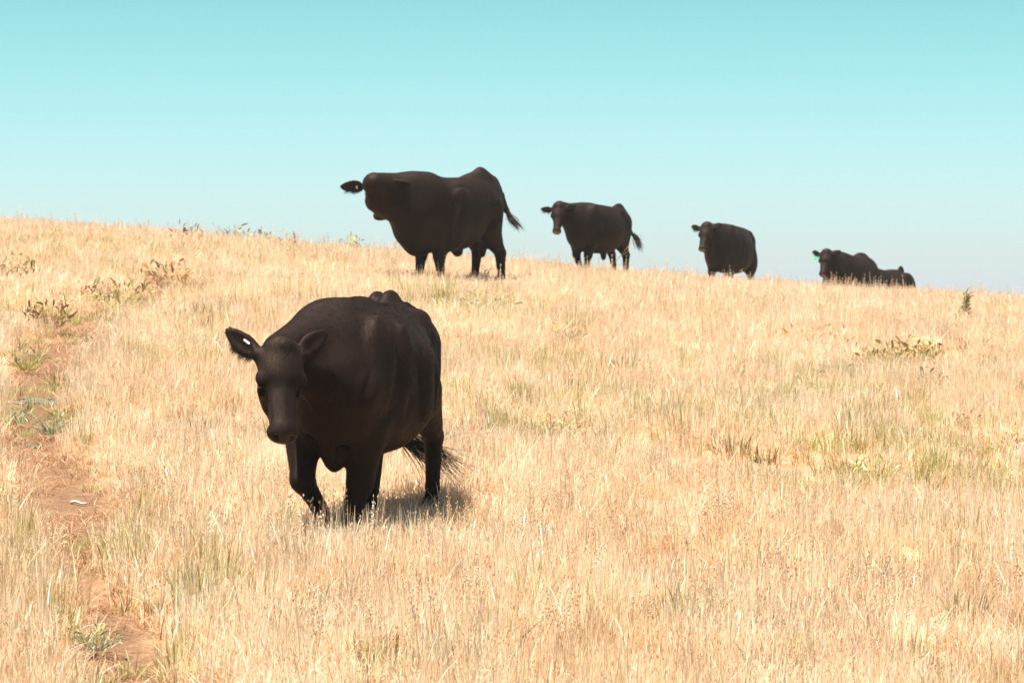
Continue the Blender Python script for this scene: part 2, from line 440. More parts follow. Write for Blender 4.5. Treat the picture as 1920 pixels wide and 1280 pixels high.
        dirs = flow * .9 + nn * .15 + rs.normal(size=(nh, 3)) * .07
        dirs /= np.linalg.norm(dirs, axis=1, keepdims=True)
        ln = P.get('hlen', .016) * rs.uniform(.6, 1.3, nh); ln[ear] *= 2.0
        crest = (nn[:, 2] > .6) & (b0[:, 0] > .2); ln[crest] *= 1.5
        poll = (np.linalg.norm(lh, axis=1) < .1); ln[poll] *= 1.5
        keep = ~((lh[:, 0] > .47) & on_head) & (b0[:, 2] > .06)
        pieces = [strands(warp(b0[keep] - nn[keep] * .002), dirs[keep], ln[keep], P.get('hwid', .0022), rs=rs, seg=1, nrm=nn[keep])]
        mesh_h = strands_obj('coat_hair', pieces, M_HAIR, root)
    # eyes
    for s_ in (1, -1):
        e = H((.19, .093 * s_ * hw, -.055)); th = np.linspace(0, math.pi, 9); ph = np.linspace(0, 2 * math.pi, 13)[:-1]
        vv = [e + np.array([math.sin(t) * math.cos(p), math.sin(t) * math.sin(p), math.cos(t)]) * .021 * hs for t in th for p in ph]
        ff = [(i * 12 + j, i * 12 + (j + 1) % 12, (i + 1) * 12 + (j + 1) % 12, (i + 1) * 12 + j) for i in range(8) for j in range(12)]
        mesh_obj('eye', warp(vv), ff, M_EYE, root)
    # ear tag
    for which, kind, u, w, hgt, th_, mat, off in P.get('tags', []):
        rp_, EM = ear_v[which]
        cx = rp_ + EM @ (np.array(off) * hs)
        pts = []
        outl = [(-w / 2, -hgt / 2), (w / 2, -hgt / 2), (w / 2, hgt / 4), (w / 5, hgt / 2), (-w / 5, hgt / 2), (-w / 2, hgt / 4)] if kind == 'flag' else [(-w / 2, -hgt / 3), (-w * .35, -hgt / 2), (w * .35, -hgt / 2), (w / 2, -hgt / 3), (w / 2, hgt / 3), (w * .35, hgt / 2), (-w * .35, hgt / 2), (-w / 2, hgt / 3)]
        for yy_ in (-th_ / 2, th_ / 2):
            for x_, z_ in outl: pts.append(cx + EM @ np.array([x_, yy_, z_]))
        m_ = len(outl); fs = [tuple(range(m_))[::-1], tuple(range(m_, 2 * m_))] + [(i, (i + 1) % m_, m_ + (i + 1) % m_, m_ + i) for i in range(m_)]
        mesh_obj('ear_tag', warp(pts), fs, mat, root, smooth=False)
    # tail switch
    if 'switch' in P:
        paths = []
        for sw in P['switch']:
            a_ = np.array(sw['at'], float); d = np.array(sw['dir'], float); d /= np.linalg.norm(d)
            for i in range(sw['n']):
                dd = d + rs.normal(size=3) * sw['spread']; lnn = sw['len'] * rs.uniform(.55, 1.15); g_ = np.array([0, 0, -1.]) * sw.get('sag', .3) * rs.uniform(.4, 1.3)
                curl = rs.normal(size=3) * sw.get('curl', .1)
                b0_ = a_ + rs.normal(size=3) * sw.get('r', .015)
                b0_ = b0_ - d * rs.uniform(0, 1) * sw.get('back', .08)
                paths.append([b0_ + dd * lnn * t + (g_ + curl) * lnn * t * t for t in np.linspace(0, 1, 7)])
        v_, f_ = ribbon_hairs(paths, P.get('swid', .005), rs)
        mesh_obj('tail_switch', warp(v_), f_, M_HAIR, root, smooth=False)
    return root

# trunk stations: x, top, bottom, halfwidth
T_COW = [(-.90, 1.10, .98, .03), (-.87, 1.20, .84, .12), (-.78, 1.26, .70, .19), (-.60, 1.28, .62, .255), (-.40, 1.29, .54, .32), (-.15, 1.30, .45, .395),
         (.10, 1.31, .43, .41), (.35, 1.32, .44, .36), (.55, 1.30, .46, .29), (.72, 1.21, .52, .22), (.84, 1.06, .64, .14), (.88, .90, .76, .04)]
def legs_std(front, hind, r=1., bend=None):
    """front/hind: lists of (side, hoof x, lifted) ; returns leg chains"""
    out = []
    for s_, hx in front:
        m = (hx + .46) / 2
        out.append(([(.46, .16 * s_, .66), (.46 + (m - .46) * .6 + .04, .155 * s_, .36), (hx - .02, .15 * s_, .12), (hx + .03, .15 * s_, .03)], [.135 * r, .066 * r, .043 * r, .052 * r]))
    for s_, hx in hind:
        out.append(([(-.42, .14 * s_, .72), (-.62 + (hx + .6) * .5, .18 * s_, .42), (hx - .02, .17 * s_, .12), (hx + .04, .17 * s_, .03)], [.155 * r, .062 * r, .043 * r, .052 * r]))
    return out
HAM = [((-.60, .12, 1.0), (-.58, .16, .60), .17, .10, .10), ((-.60, -.12, 1.0), (-.58, -.16, .60), .17, .10, .10)]
SHO = [((.50, .20, 1.0), (.17, .10, .30), (0, -20, 0), .05), ((.50, -.20, 1.0), (.17, .10, .30), (0, -20, 0), .05)]

# --- the near cow, walking downhill towards the camera
near = dict(seed=3, vx=.0095, cat='cow', trunk=T_COW, hairs=240000, hlen=.015, hwid=.0015,
    caps=HAM,
    ells=SHO + [((-.52, -.005, 1.275), (.14, .055, .085), None, .04), ((-.58, -.105, 1.27), (.13, .05, .08), None, .04),
                ((-.45, .20, 1.17), (.10, .07, .07), None, .07), ((-.45, -.22, 1.17), (.10, .07, .07), None, .07),
                ((.62, 0, .56), (.15, .075, .17), None, .05), ((.20, -.02, 1.31), (.3, .08, .06), None, .08), ((.50, -.15, 1.275), (.14, .07, .06), (0, 6, 0), .07),
                ((.50, .285, 1.02), (.035, .03, .20), (0, -18, 0), .05), ((.30, .30, .95), (.07, .05, .26), (0, -12, 0), .08), ((.02, .39, .85), (.16, .04, .20), (0, -10, 0), .08), ((.70, .21, .86), (.10, .07, .10), None, .04), ((.44, .24, .78), (.12, .08, .12), (0, -30, 0), .04), ((-.43, .245, 1.14), (.06, .035, .035), (0, 10, 0), .03), ((-.52, .215, .84), (.16, .07, .20), (0, 15, 0), .05)],
    cuts=[((-.28, .44, 1.14), (.13, .07, .09)), ((-.28, -.44, 1.14), (.13, .07, .09)), ((.18, .46, .95), (.04, .06, .28), (0, -10, 0)), ((.72, .30, 1.04), (.04, .06, .22), (0, -25, 0)), ((-.40, .40, .86), (.05, .05, .20), (0, 25, 0)), ((.92, .22, 1.06), (.02, .05, .14), (0, -10, 0)), ((.80, .26, .86), (.025, .05, .16), (0, -35, 0)), ((.58, .33, .70), (.10, .04, .025), (0, 20, 0)), ((.34, .43, .72), (.03, .06, .12), (0, -20, 0)), ((-.16, .47, .80), (.02, .05, .22), (0, -8, 0)), ((-.02, .48, .84), (.018, .05, .22), (0, -8, 0)), ((.70, .06, .50), (.03, .03, .16)), ((.74, -.09, .56), (.03, .03, .14))],
    legs=[([(.50, -.23, .66), (.72, -.165, .34), (.58, -.11, .17), (.60, -.07, .10)], [.13, .066, .046, .052]),
          ([(.48, .15, .66), (.54, .13, .34), (.60, .09, .12), (.64, .09, .03)], [.14, .075, .055, .06]),
          ([(-.40, -.16, .74), (-.42, -.09, .42), (-.36, -.08, .12), (-.31, -.08, .03)], [.17, .08, .050, .055]),
          ([(-.44, .19, .74), (-.80, .20, .44), (-.80, .195, .12), (-.76, .195, .03)], [.16, .060, .044, .052])],
    poll=(1.18, -.145, 1.155), face=(24, 53, -9), hs=1.06, hw=1.1,
    neck=[((.44, -.10, 1.13), ('h', (-.05, .03, -.10)), .235, .11, .10), ((.62, .07, .88), ('h', (.02, .07, -.15)), .20, .07, .10)],
    ears=((138, 0, 118), (-130, 0, 60)), earl=.95,
    tags=[(1, 'bar', 0, .042, .012, .005, M_TAGW, (.12, .014, .018))],
    tail=([(-.86, 0, 1.22), (-.98, -.04, 1.0), (-1.0, -.16, .68), (-.98, -.08, .40)], [.045, .032, .024, .018]),
    switch=[dict(at=(-.98, -.06, .38), dir=(-.05, 1, -.40), n=150, spread=.15, len=.37, sag=.25, curl=.12, r=.016, back=.12),
            dict(at=(-.98, .14, .33), dir=(-.1, 1, -.42), n=190, spread=.24, len=.30, sag=.35, curl=.16, r=.022, back=.25),
            dict(at=(-.95, -.18, .60), dir=(0, .0, -1), n=26, spread=.10, len=.24, sag=0, curl=.08, r=.04)])
bovine('cow', 'large black cow walking downhill nearest the camera, head low, white tag in its ear', 686, 17.15, -104, near)

# --- the bull on the rise
T_BULL = [(-.84, 1.20, 1.05, .03), (-.81, 1.32, .90, .10), (-.72, 1.40, .78, .18), (-.54, 1.43, .70, .25), (-.30, 1.43, .60, .32), (-.05, 1.42, .46, .38),
          (.22, 1.41, .42, .395), (.48, 1.42, .41, .37), (.72, 1.44, .40, .32), (.90, 1.44, .42, .28), (1.08, 1.34, .54, .20), (1.14, 1.1, .80, .05)]
bull = dict(seed=5, vx=.016, cat='bull', trunk=T_BULL, hairs=45000, hlen=.02, hwid=.005,
    caps=[((-.50, .11, 1.02), (-.56, .15, .60), .17, .11, .10), ((-.50, -.11, 1.02), (-.52, -.15, .60), .17, .11, .10)], scale=1.03,
    ells=SHO + [((-.44, 0, 1.44), (.12, .08, .135), None, .10), ((-.42, 0, 1.38), (.32, .12, .12), None, .08), ((.0, 0, .42), (.09, .05, .07), None, .06), ((.78, 0, .50), (.18, .11, .14), None, .08),
                          ((-.45, .03, .50), (.065, .065, .16), None, .03), ((.62, .26, .95), (.09, .07, .36), (0, -14, 0), .06), ((.34, .31, .85), (.10, .05, .34), (0, -12, 0), .16)],
    cuts=[((-.18, .42, 1.20), (.14, .07, .10)), ((.46, .44, .95), (.06, .07, .32), (0, -15, 0)), ((.86, .36, 1.12), (.05, .08, .28), (0, -25, 0))],
    legs=legs_std([(1, .50), (-1, .60)], [(1, -.66), (-1, -.50)], 1.2),
    poll=(1.39, -.16, 1.33), face=(-150, 52, 0), hs=1.06, hw=1.3, earl=1.3, earw=1.6,
    neck=[((.66, 0, 1.165), ('h', (-.03, -.0, -.08)), .30, .15, .10), ((.80, 0, .95), ('h', (.20, 0, -.12)), .31, .15, .10)],
    ears=((90, 0, 92), (-90, 0, 80)),
    tags=[(0, 'bar', 0, .018, .05, .005, M_TAGL, (.13, -.022, .0))],
    tail=([(-.76, 0, 1.30), (-.86, .0, 1.2), (-.88, .07, 1.0), (-.90, .17, .86)], [.06, .04, .036, .034]),
    switch=[dict(at=(-.90, .17, .86), dir=(.0, 1, -.65), n=170, spread=.09, len=.20, sag=.1, curl=.05, r=.026)], swid=.010)
bovine('bull', 'massive black bull standing side-on at the crest, with tail swung out and head turned away', 858, 39.6, -133, bull)

# --- third animal
T_3 = [(x, z, b - .02, w) for x, z, b, w in T_COW]
third = dict(seed=8, vx=.018, cat='steer', trunk=T_3, hairs=30000, hlen=.022, hwid=.006, nose=M_NOSEP,
    caps=HAM, scale=.965, ells=SHO + [((-.66, 0, 1.27), (.13, .05, .10), None, .09), ((-.16, 0, .42), (.07, .05, .13), None, .04), ((.62, 0, .56), (.15, .08, .15), None, .05),
        ((.50, .24, .98), (.09, .06, .32), (0, -14, 0), .05), ((-.42, .20, 1.16), (.1, .08, .08), None, .06)],
    cuts=[((.28, .42, .95), (.04, .06, .30), (0, -15, 0)), ((-.28, .42, 1.14), (.12, .06, .09))],
    legs=legs_std([(1, .62), (-1, .38)], [(1, -.62), (-1, -.74)], 1.08),
    poll=(1.10, -.10, 1.215), face=(26, 58, 0), hs=1.05, hw=1.05,
    neck=[((.42, 0, 1.0), ('h', (-.02, 0, -.05)), .24, .12, .16), ((.60, -.02, .90), ('h', (.06, 0, -.16)), .23, .11, .12)],
    ears=((115, 0, 122), (-92, 0, 58)),
    tail=([(-.86, 0, 1.2), (-.94, .0, 1.05), (-.96, .06, .85), (-.93, .20, .72)], [.05, .035, .030, .030]),
    switch=[dict(at=(-.93, .20, .73), dir=(.0, .6, -1), n=110, spread=.07, len=.22, sag=.25, curl=.04, r=.03)], swid=.012)
bovine('steer', 'black steer on the skyline just right of the bull, tail curled down', 1122, 50.5, -127, third)

fourth = dict(third, seed=9, cat='cow', scale=1.03, lift=-.07, trunk=[(x, z, b - .08, w * 1.06) for x, z, b, w in T_COW],
    ells=SHO + [((-.5, .2, 1.15), (.1, .07, .06), None, .06), ((-.60, .19, .60), (.18, .15, .26), None, .10), ((.50, .24, .98), (.09, .06, .32), (0, -14, 0), .05)],
    legs=legs_std([(1, .40), (-1, .60)], [(1, -.70), (-1, -.42)], 1.1), poll=(1.04, -.07, 1.23), face=(4, 54, 0), hs=1.04,
    neck=[((.42, 0, .98), ('h', (-.02, 0, -.05)), .24, .12, .16), ((.60, 0, .86), ('h', (.06, 0, -.16)), .24, .12, .12)],
    ears=((128, 0, 120), (-112, 0, 58)),
    tail=([(-.86, 0, 1.2), (-.96, .04, 1.0), (-.98, .06, .7), (-.96, .06, .45)], [.05, .035, .030, .026]),
    switch=[dict(at=(-.96, .06, .45), dir=(.0, .1, -1), n=60, spread=.06, len=.22, sag=.1, curl=.04, r=.03)])
bovine('cow', 'round black cow standing on the skyline between the steer and the lying pair', 1368, 57.5, -116, fourth)

T_LIE = [(-.92, .70, .35, .04), (-.86, .82, .1, .18), (-.70, .94, -.04, .34), (-.45, .97, -.05, .42), (-.10, .93, -.05, .44), (.20, .94, -.05, .40), (.45, .96, -.05, .34), (.66, .88, -.03, .28), (.80, .65, .08, .20), (.86, .42, .24, .05)]
fifth = dict(seed=11, vx=.018, cat='cow', trunk=T_LIE, hairs=25000, hlen=.022, hwid=.006, nose=M_NOSEP, hooves=False,
    ells=[((-.46, 0, .95), (.20, .08, .08), None, .09), ((-.5, .33, .4), (.28, .16, .30), None, .08), ((-.5, -.33, .4), (.28, .16, .30), None, .08)],
    legs=[([(.55, .22, .25), (.85, .24, .10), (.62, .26, .07), (.55, .26, .06)], [.12, .08, .05, .05]), ([(.55, -.22, .25), (.85, -.22, .10), (.62, -.24, .07), (.55, -.24, .06)], [.12, .08, .05, .05])],
    poll=(.98, -.04, .90), face=(14, 56, 0), hs=1.08, hw=1.05,
    neck=[((.40, 0, .64), ('h', (-.02, 0, -.05)), .24, .12, .16), ((.60, 0, .42), ('h', (.06, 0, -.16)), .26, .13, .12)],
    ears=((124, 0, 120), (-118, 0, 58)),
    tags=[(1, 'flag', 0, .075, .10, .005, M_TAGG, (.09, .02, -.10))])
bovine('cow', 'black cow lying on the skyline with head raised and green ear tag', 1595, 60.5, -126, fifth)
sixth = dict(fifth, seed=12, trunk=[(x, z - .19, b, w) for x, z, b, w in T_LIE], tags=[], poll=(.95, .1, .48), face=(0, 70, 0), neck=[((.40, 0, .46), ('h', (-.02, 0, -.05)), .24, .12, .16), ((.60, 0, .38), ('h', (.06, 0, -.16)), .22, .12, .12)],
    ells=[((-.80, 0, .72), (.12, .05, .15), None, .09), ((-.5, .33, .4), (.28, .16, .30), None, .08), ((-.5, -.33, .4), (.28, .16, .30), None, .08)])
bovine('cow', 'black cow lying behind its tagged neighbour, only its back and hip visible at far right', 1655, 63.5, -128, sixth)

# ------------------------------------------------------------------ grass
def blade_mesh(specs, rs):
    """specs: list of (base xy, height, width, lean dir angle, lean amount, colour, seed head size)"""
    V = []; Fs = []; Cc = []; o = 0
    for (bx, by, h, w, an, ln, col, head) in specs:
        d = np.array([math.cos(an), math.sin(an)]); fa = rs.uniform(0, math.pi); s = np.array([math.cos(fa), math.sin(fa), 0]) * w / 2
        for t in (0, .45, .8, 1.0):
            p = np.array([bx + d[0] * ln * h * t ** 1.7, by + d[1] * ln * h * t ** 1.7, h * (t - .30 * ln * t * t)])
            k = (1, .95, .65, .12)[(0, .45, .8, 1.).index(t)]
            V += [p - s * k, p + s * k]; Cc += [col, col]
        Fs += [(o, o + 1, o + 3, o + 2), (o + 2, o + 3, o + 5, o + 4), (o + 4, o + 5, o + 7, o + 6)]; o += 8
        if head:
            L_, r = head; b = p; up = np.array([d[0] * ln, d[1] * ln, 1.]); up /= np.linalg.norm(up)
            c2 = tuple(x * .92 for x in col)
            sd_ = np.cross(up, [1, 0, 0]); sd_ /= np.linalg.norm(sd_); s2 = np.cross(up, sd_)
            V += [b - up * L_ * .5, b + sd_ * r, b + s2 * r, b - sd_ * r, b - s2 * r, b + up * L_ * .5]; Cc += [c2] * 6
            Fs += [(o, o + 2, o + 1), (o, o + 3, o + 2), (o, o + 4, o + 3), (o, o + 1, o + 4), (o + 5, o + 1, o + 2), (o + 5, o + 2, o + 3), (o + 5, o + 3, o + 4), (o + 5, o + 4, o + 1)]; o += 6
    return np.array(V), Fs, np.array(Cc)

STRAW = [(.87, .77, .61), (.84, .72, .54), (.90, .82, .68), (.82, .66, .46), (.78, .56, .36)]
RUST = [(.56, .26, .12), (.62, .34, .17), (.46, .20, .09), (.66, .42, .22)]
GREEN = [(.46, .47, .20), (.56, .53, .25), (.36, .38, .16), (.64, .57, .30)]
src = bpy.data.collections.new('tuft_sources')
def tuft(idx, kind, seed):
    rs = np.random.RandomState(seed); sp = []
    if kind == 'straw':
        for i in range(58):
            a, r = rs.uniform(0, 6.28), .14 * math.sqrt(rs.rand()); h = rs.uniform(.08, .22) * (1.35 if rs.rand() < .15 else 1)
            c = np.array(STRAW[rs.choice(5, p=[.32, .26, .2, .13, .09])]) * rs.uniform(.85, 1.1)
            hd = (rs.uniform(.018, .04), rs.uniform(.0025, .0038)) if rs.rand() < .10 else None
            sp.append((r * math.cos(a), r * math.sin(a), h, rs.uniform(.0028, .0062), rs.uniform(0, 6.28), abs(rs.normal(0, .20)), tuple(c), hd))
        for i in range(22):   # fallen thatch
            a, r = rs.uniform(0, 6.28), .14 * math.sqrt(rs.rand()); c = np.array((STRAW + RUST)[rs.randint(9)]) * rs.uniform(.7, 1.)
            sp.append((r * math.cos(a), r * math.sin(a), rs.uniform(.06, .16), rs.uniform(.003, .006), rs.uniform(0, 6.28), rs.uniform(.6, 1.6), tuple(c), None))
    elif kind == 'rust':
        for i in range(46):
            a, r = rs.uniform(0, 6.28), .13 * math.sqrt(rs.rand()); c = np.array((RUST if rs.rand() < .6 else STRAW)[rs.randint(4)]) * rs.uniform(.8, 1.1)
            sp.append((r * math.cos(a), r * math.sin(a), rs.uniform(.04, .15), rs.uniform(.003, .006), rs.uniform(0, 6.28), abs(rs.normal(.3, .4)), tuple(c), None))
    elif kind == 'green':
        for i in range(34):
            a, r = rs.uniform(0, 6.28), .08 * math.sqrt(rs.rand()); c = np.array(GREEN[rs.randint(4)]) * rs.uniform(.8, 1.15)
            sp.append((r * math.cos(a), r * math.sin(a), rs.uniform(.08, .27), rs.uniform(.004, .008), a, abs(rs.normal(.1, .2)), tuple(c), None))
    elif kind == 'oat':
        for i in range(5):
            a, r = rs.uniform(0, 6.28), .10 * math.sqrt(rs.rand()); c = np.array(STRAW[rs.randint(5)]) * rs.uniform(.85, 1.05); h = rs.uniform(.26, .46); ln = abs(rs.normal(.08, .16)); an = rs.uniform(0, 6.28)
            bx, by = r * math.cos(a), r * math.sin(a)
            sp.append((bx, by, h, .0042, an, ln, tuple(c), (.024, .0038)))
            for j in range(rs.randint(4, 9)):   # spikelets along the top
                t = rs.uniform(.72, 1.0); px_ = bx + math.cos(an) * ln * h * t ** 1.7 + rs.normal(0, .010); py_ = by + math.sin(an) * ln * h * t ** 1.7 + rs.normal(0, .010)
                sp.append((px_, py_, h * t, .001, an, 0, tuple(c * .95), (.018, .0042)))
    elif kind == 'scrub':
        for i in range(46):
            a, r = rs.uniform(0, 6.28), .11 * math.sqrt(rs.rand()); c = np.array([(.38, .38, .17), (.30, .26, .12), (.46, .42, .20), (.34, .20, .11)][rs.randint(4)]) * rs.uniform(.7, 1.1)
            sp.append((r * math.cos(a), r * math.sin(a), rs.uniform(.06, .22), rs.uniform(.007, .014), a, abs(rs.normal(.3, .3)), tuple(c), None))
    elif kind == 'short':
        for i in range(40):
            a, r = rs.uniform(0, 6.28), .14 * math.sqrt(rs.rand()); c = np.array((STRAW[3:] + RUST)[rs.randint(6)]) * rs.uniform(.45, .9)
            sp.append((r * math.cos(a), r * math.sin(a), rs.uniform(.03, .12), rs.uniform(.003, .006), rs.uniform(0, 6.28), rs.uniform(.3, 2.2), tuple(c), None))
    V, Fs, Cc = blade_mesh(sp, rs)
    o = mesh_obj('tuft_%02d' % idx, V, Fs, None, link=False, smooth=False)
    set_col(o, Cc); o.data.materials.append(M_BLADE if kind not in ('green', 'scrub') else M_GREENB)
    src.objects.link(o)
M_BLADE = blade_mat('dry_grass_blades'); M_GREENB = blade_mat('green_grass_blades', patch=False)
KINDS = ['straw'] * 6 + ['rust'] * 3 + ['green'] * 3 + ['oat'] * 3 + ['short'] * 2 + ['scrub'] * 3
for i, k_ in enumerate(KINDS): tuft(i, k_, 100 + i)
KI = {k_: [i for i, q2 in enumerate(KINDS) if q2 == k_] for k_ in set(KINDS)}

def scatter(name, label, cat, xs, ys, kinds, scl, zoff=-.01, seed=0):
    rs = np.random.RandomState(seed); n = len(xs)
    z = ground(xs, ys) - (1 - smoothstep(.65, 1.6, path_d(xs, ys))) * .05 + zoff
    o = mesh_obj(name, np.stack([xs, ys, z], 1), [])
    rot = np.zeros((n, 3), np.float32); rot[:, 2] = rs.uniform(0, 6.28, n); rot[:, 0] = rs.normal(0, .07, n); rot[:, 1] = rs.normal(0, .07, n)
    at = o.data.attributes.new('rot', 'FLOAT_VECTOR', 'POINT'); at.data.foreach_set('vector', rot.ravel())
    sc = np.stack([scl[:, 0], scl[:, 0], scl[:, 1]], 1).astype(np.float32)
    at = o.data.attributes.new('scl', 'FLOAT_VECTOR', 'POINT'); at.data.foreach_set('vector', sc.ravel())
    at = o.data.attributes.new('vi', 'INT', 'POINT'); at.data.foreach_set('value', kinds.astype(np.int32))
    ng = bpy.data.node_groups.new(name + '_scatter', 'GeometryNodeTree')
    ng.interface.new_socket('Geometry', in_out='INPUT', socket_type='NodeSocketGeometry')
    ng.interface.new_socket('Geometry', in_out='OUTPUT', socket_type='NodeSocketGeometry')
    n_ = ng.nodes; l_ = ng.links
    gi = n_.new('NodeGroupInput'); go = n_.new('NodeGroupOutput'); iop = n_.new('GeometryNodeInstanceOnPoints'); ci = n_.new('GeometryNodeCollectionInfo')
    ci.inputs['Collection'].default_value = src; ci.inputs['Separate Children'].default_value = True; ci.inputs['Reset Children'].default_value = True
    def na(nm, ty):
        a_ = n_.new('GeometryNodeInputNamedAttribute'); a_.data_type = ty; a_.inputs['Name'].default_value = nm
        return [s_ for s_ in a_.outputs if s_.enabled and s_.name == 'Attribute'][0]
    l_.new(gi.outputs[0], iop.inputs['Points']); l_.new(ci.outputs[0], iop.inputs['Instance']); iop.inputs['Pick Instance'].default_value = True
    l_.new(na('vi', 'INT'), iop.inputs['Instance Index']); l_.new(na('rot', 'FLOAT_VECTOR'), iop.inputs['Rotation']); l_.new(na('scl', 'FLOAT_VECTOR'), iop.inputs['Scale'])
    l_.new(iop.outputs[0], go.inputs[0])
    md = o.modifiers.new('scatter', 'NODES'); md.node_group = ng
    tag(o, label, cat, kind='stuff')
    return o

# green patches: centres seen in the photograph (px, py, radius in m, strength)
GREENS = [gp(*g[:2]) + tuple(g[2:]) for g in [(1560, 760, .9, .8), (1650, 860, .9, .9), (1720, 900, .8, .9), (1780, 880, .7, .8), (1900, 920, .6, .9), (1500, 720, .8, .5), (1700, 800, .8, .6),
          (1050, 820, .5, .9), (1130, 760, .5, .6), (1010, 700, .6, .6), (960, 760, .5, .5), (1330, 800, .6, .6), (1210, 820, .5, .4), (900, 580, 1.2, .6), (500, 480, 1.2, .4),
          (180, 470, 1.5, .4), (30, 590, .8, .6), (90, 590, .5, .8), (60, 670, .3, .9), (100, 790, .28, .9), (230, 590, .6, .6), (290, 680, .5, .5), (380, 660, .4, .3), (340, 1140, .3, .3), (390, 1150, .3, .4),
          (160, 1020, .25, .8), (180, 1190, .25, .8), (270, 1240, .3, .6), (370, 1110, .25, .4), (720, 1250, .2, .6), (1090, 700, .4, .5), (1850, 560, 1.5, .5), (1460, 700, .6, .4), (1270, 1190, .2, .3)]]
RUSTS = [gp(*g[:2]) + tuple(g[2:]) for g in [(1450, 880, .8, .8), (1560, 900, .6, .7), (980, 810, .6, .8), (1110, 830, .4, .6), (1750, 680, .8, .6), (1560, 650, .8, .5), (440, 580, .5, .6), (1700, 700, .6, .7),
         (300, 1120, .3, .7), (1250, 860, .4, .5), (60, 930, .5, .6), (150, 640, .6, .7), (1850, 1180, .5, .6), (1640, 1090, .5, .5), (390, 800, .6, .35), (1300, 1010, .4, .4), (1480, 1090, .5, .4)]]
def field_of(lst, x, y):
    o = np.zeros(np.shape(x))
    for cx, cy, r, s_ in lst: o = np.maximum(o, s_ * np.exp(-(((x - cx) / r) ** 2 + ((y - cy) / (r * 1.4)) ** 2)))
    return o

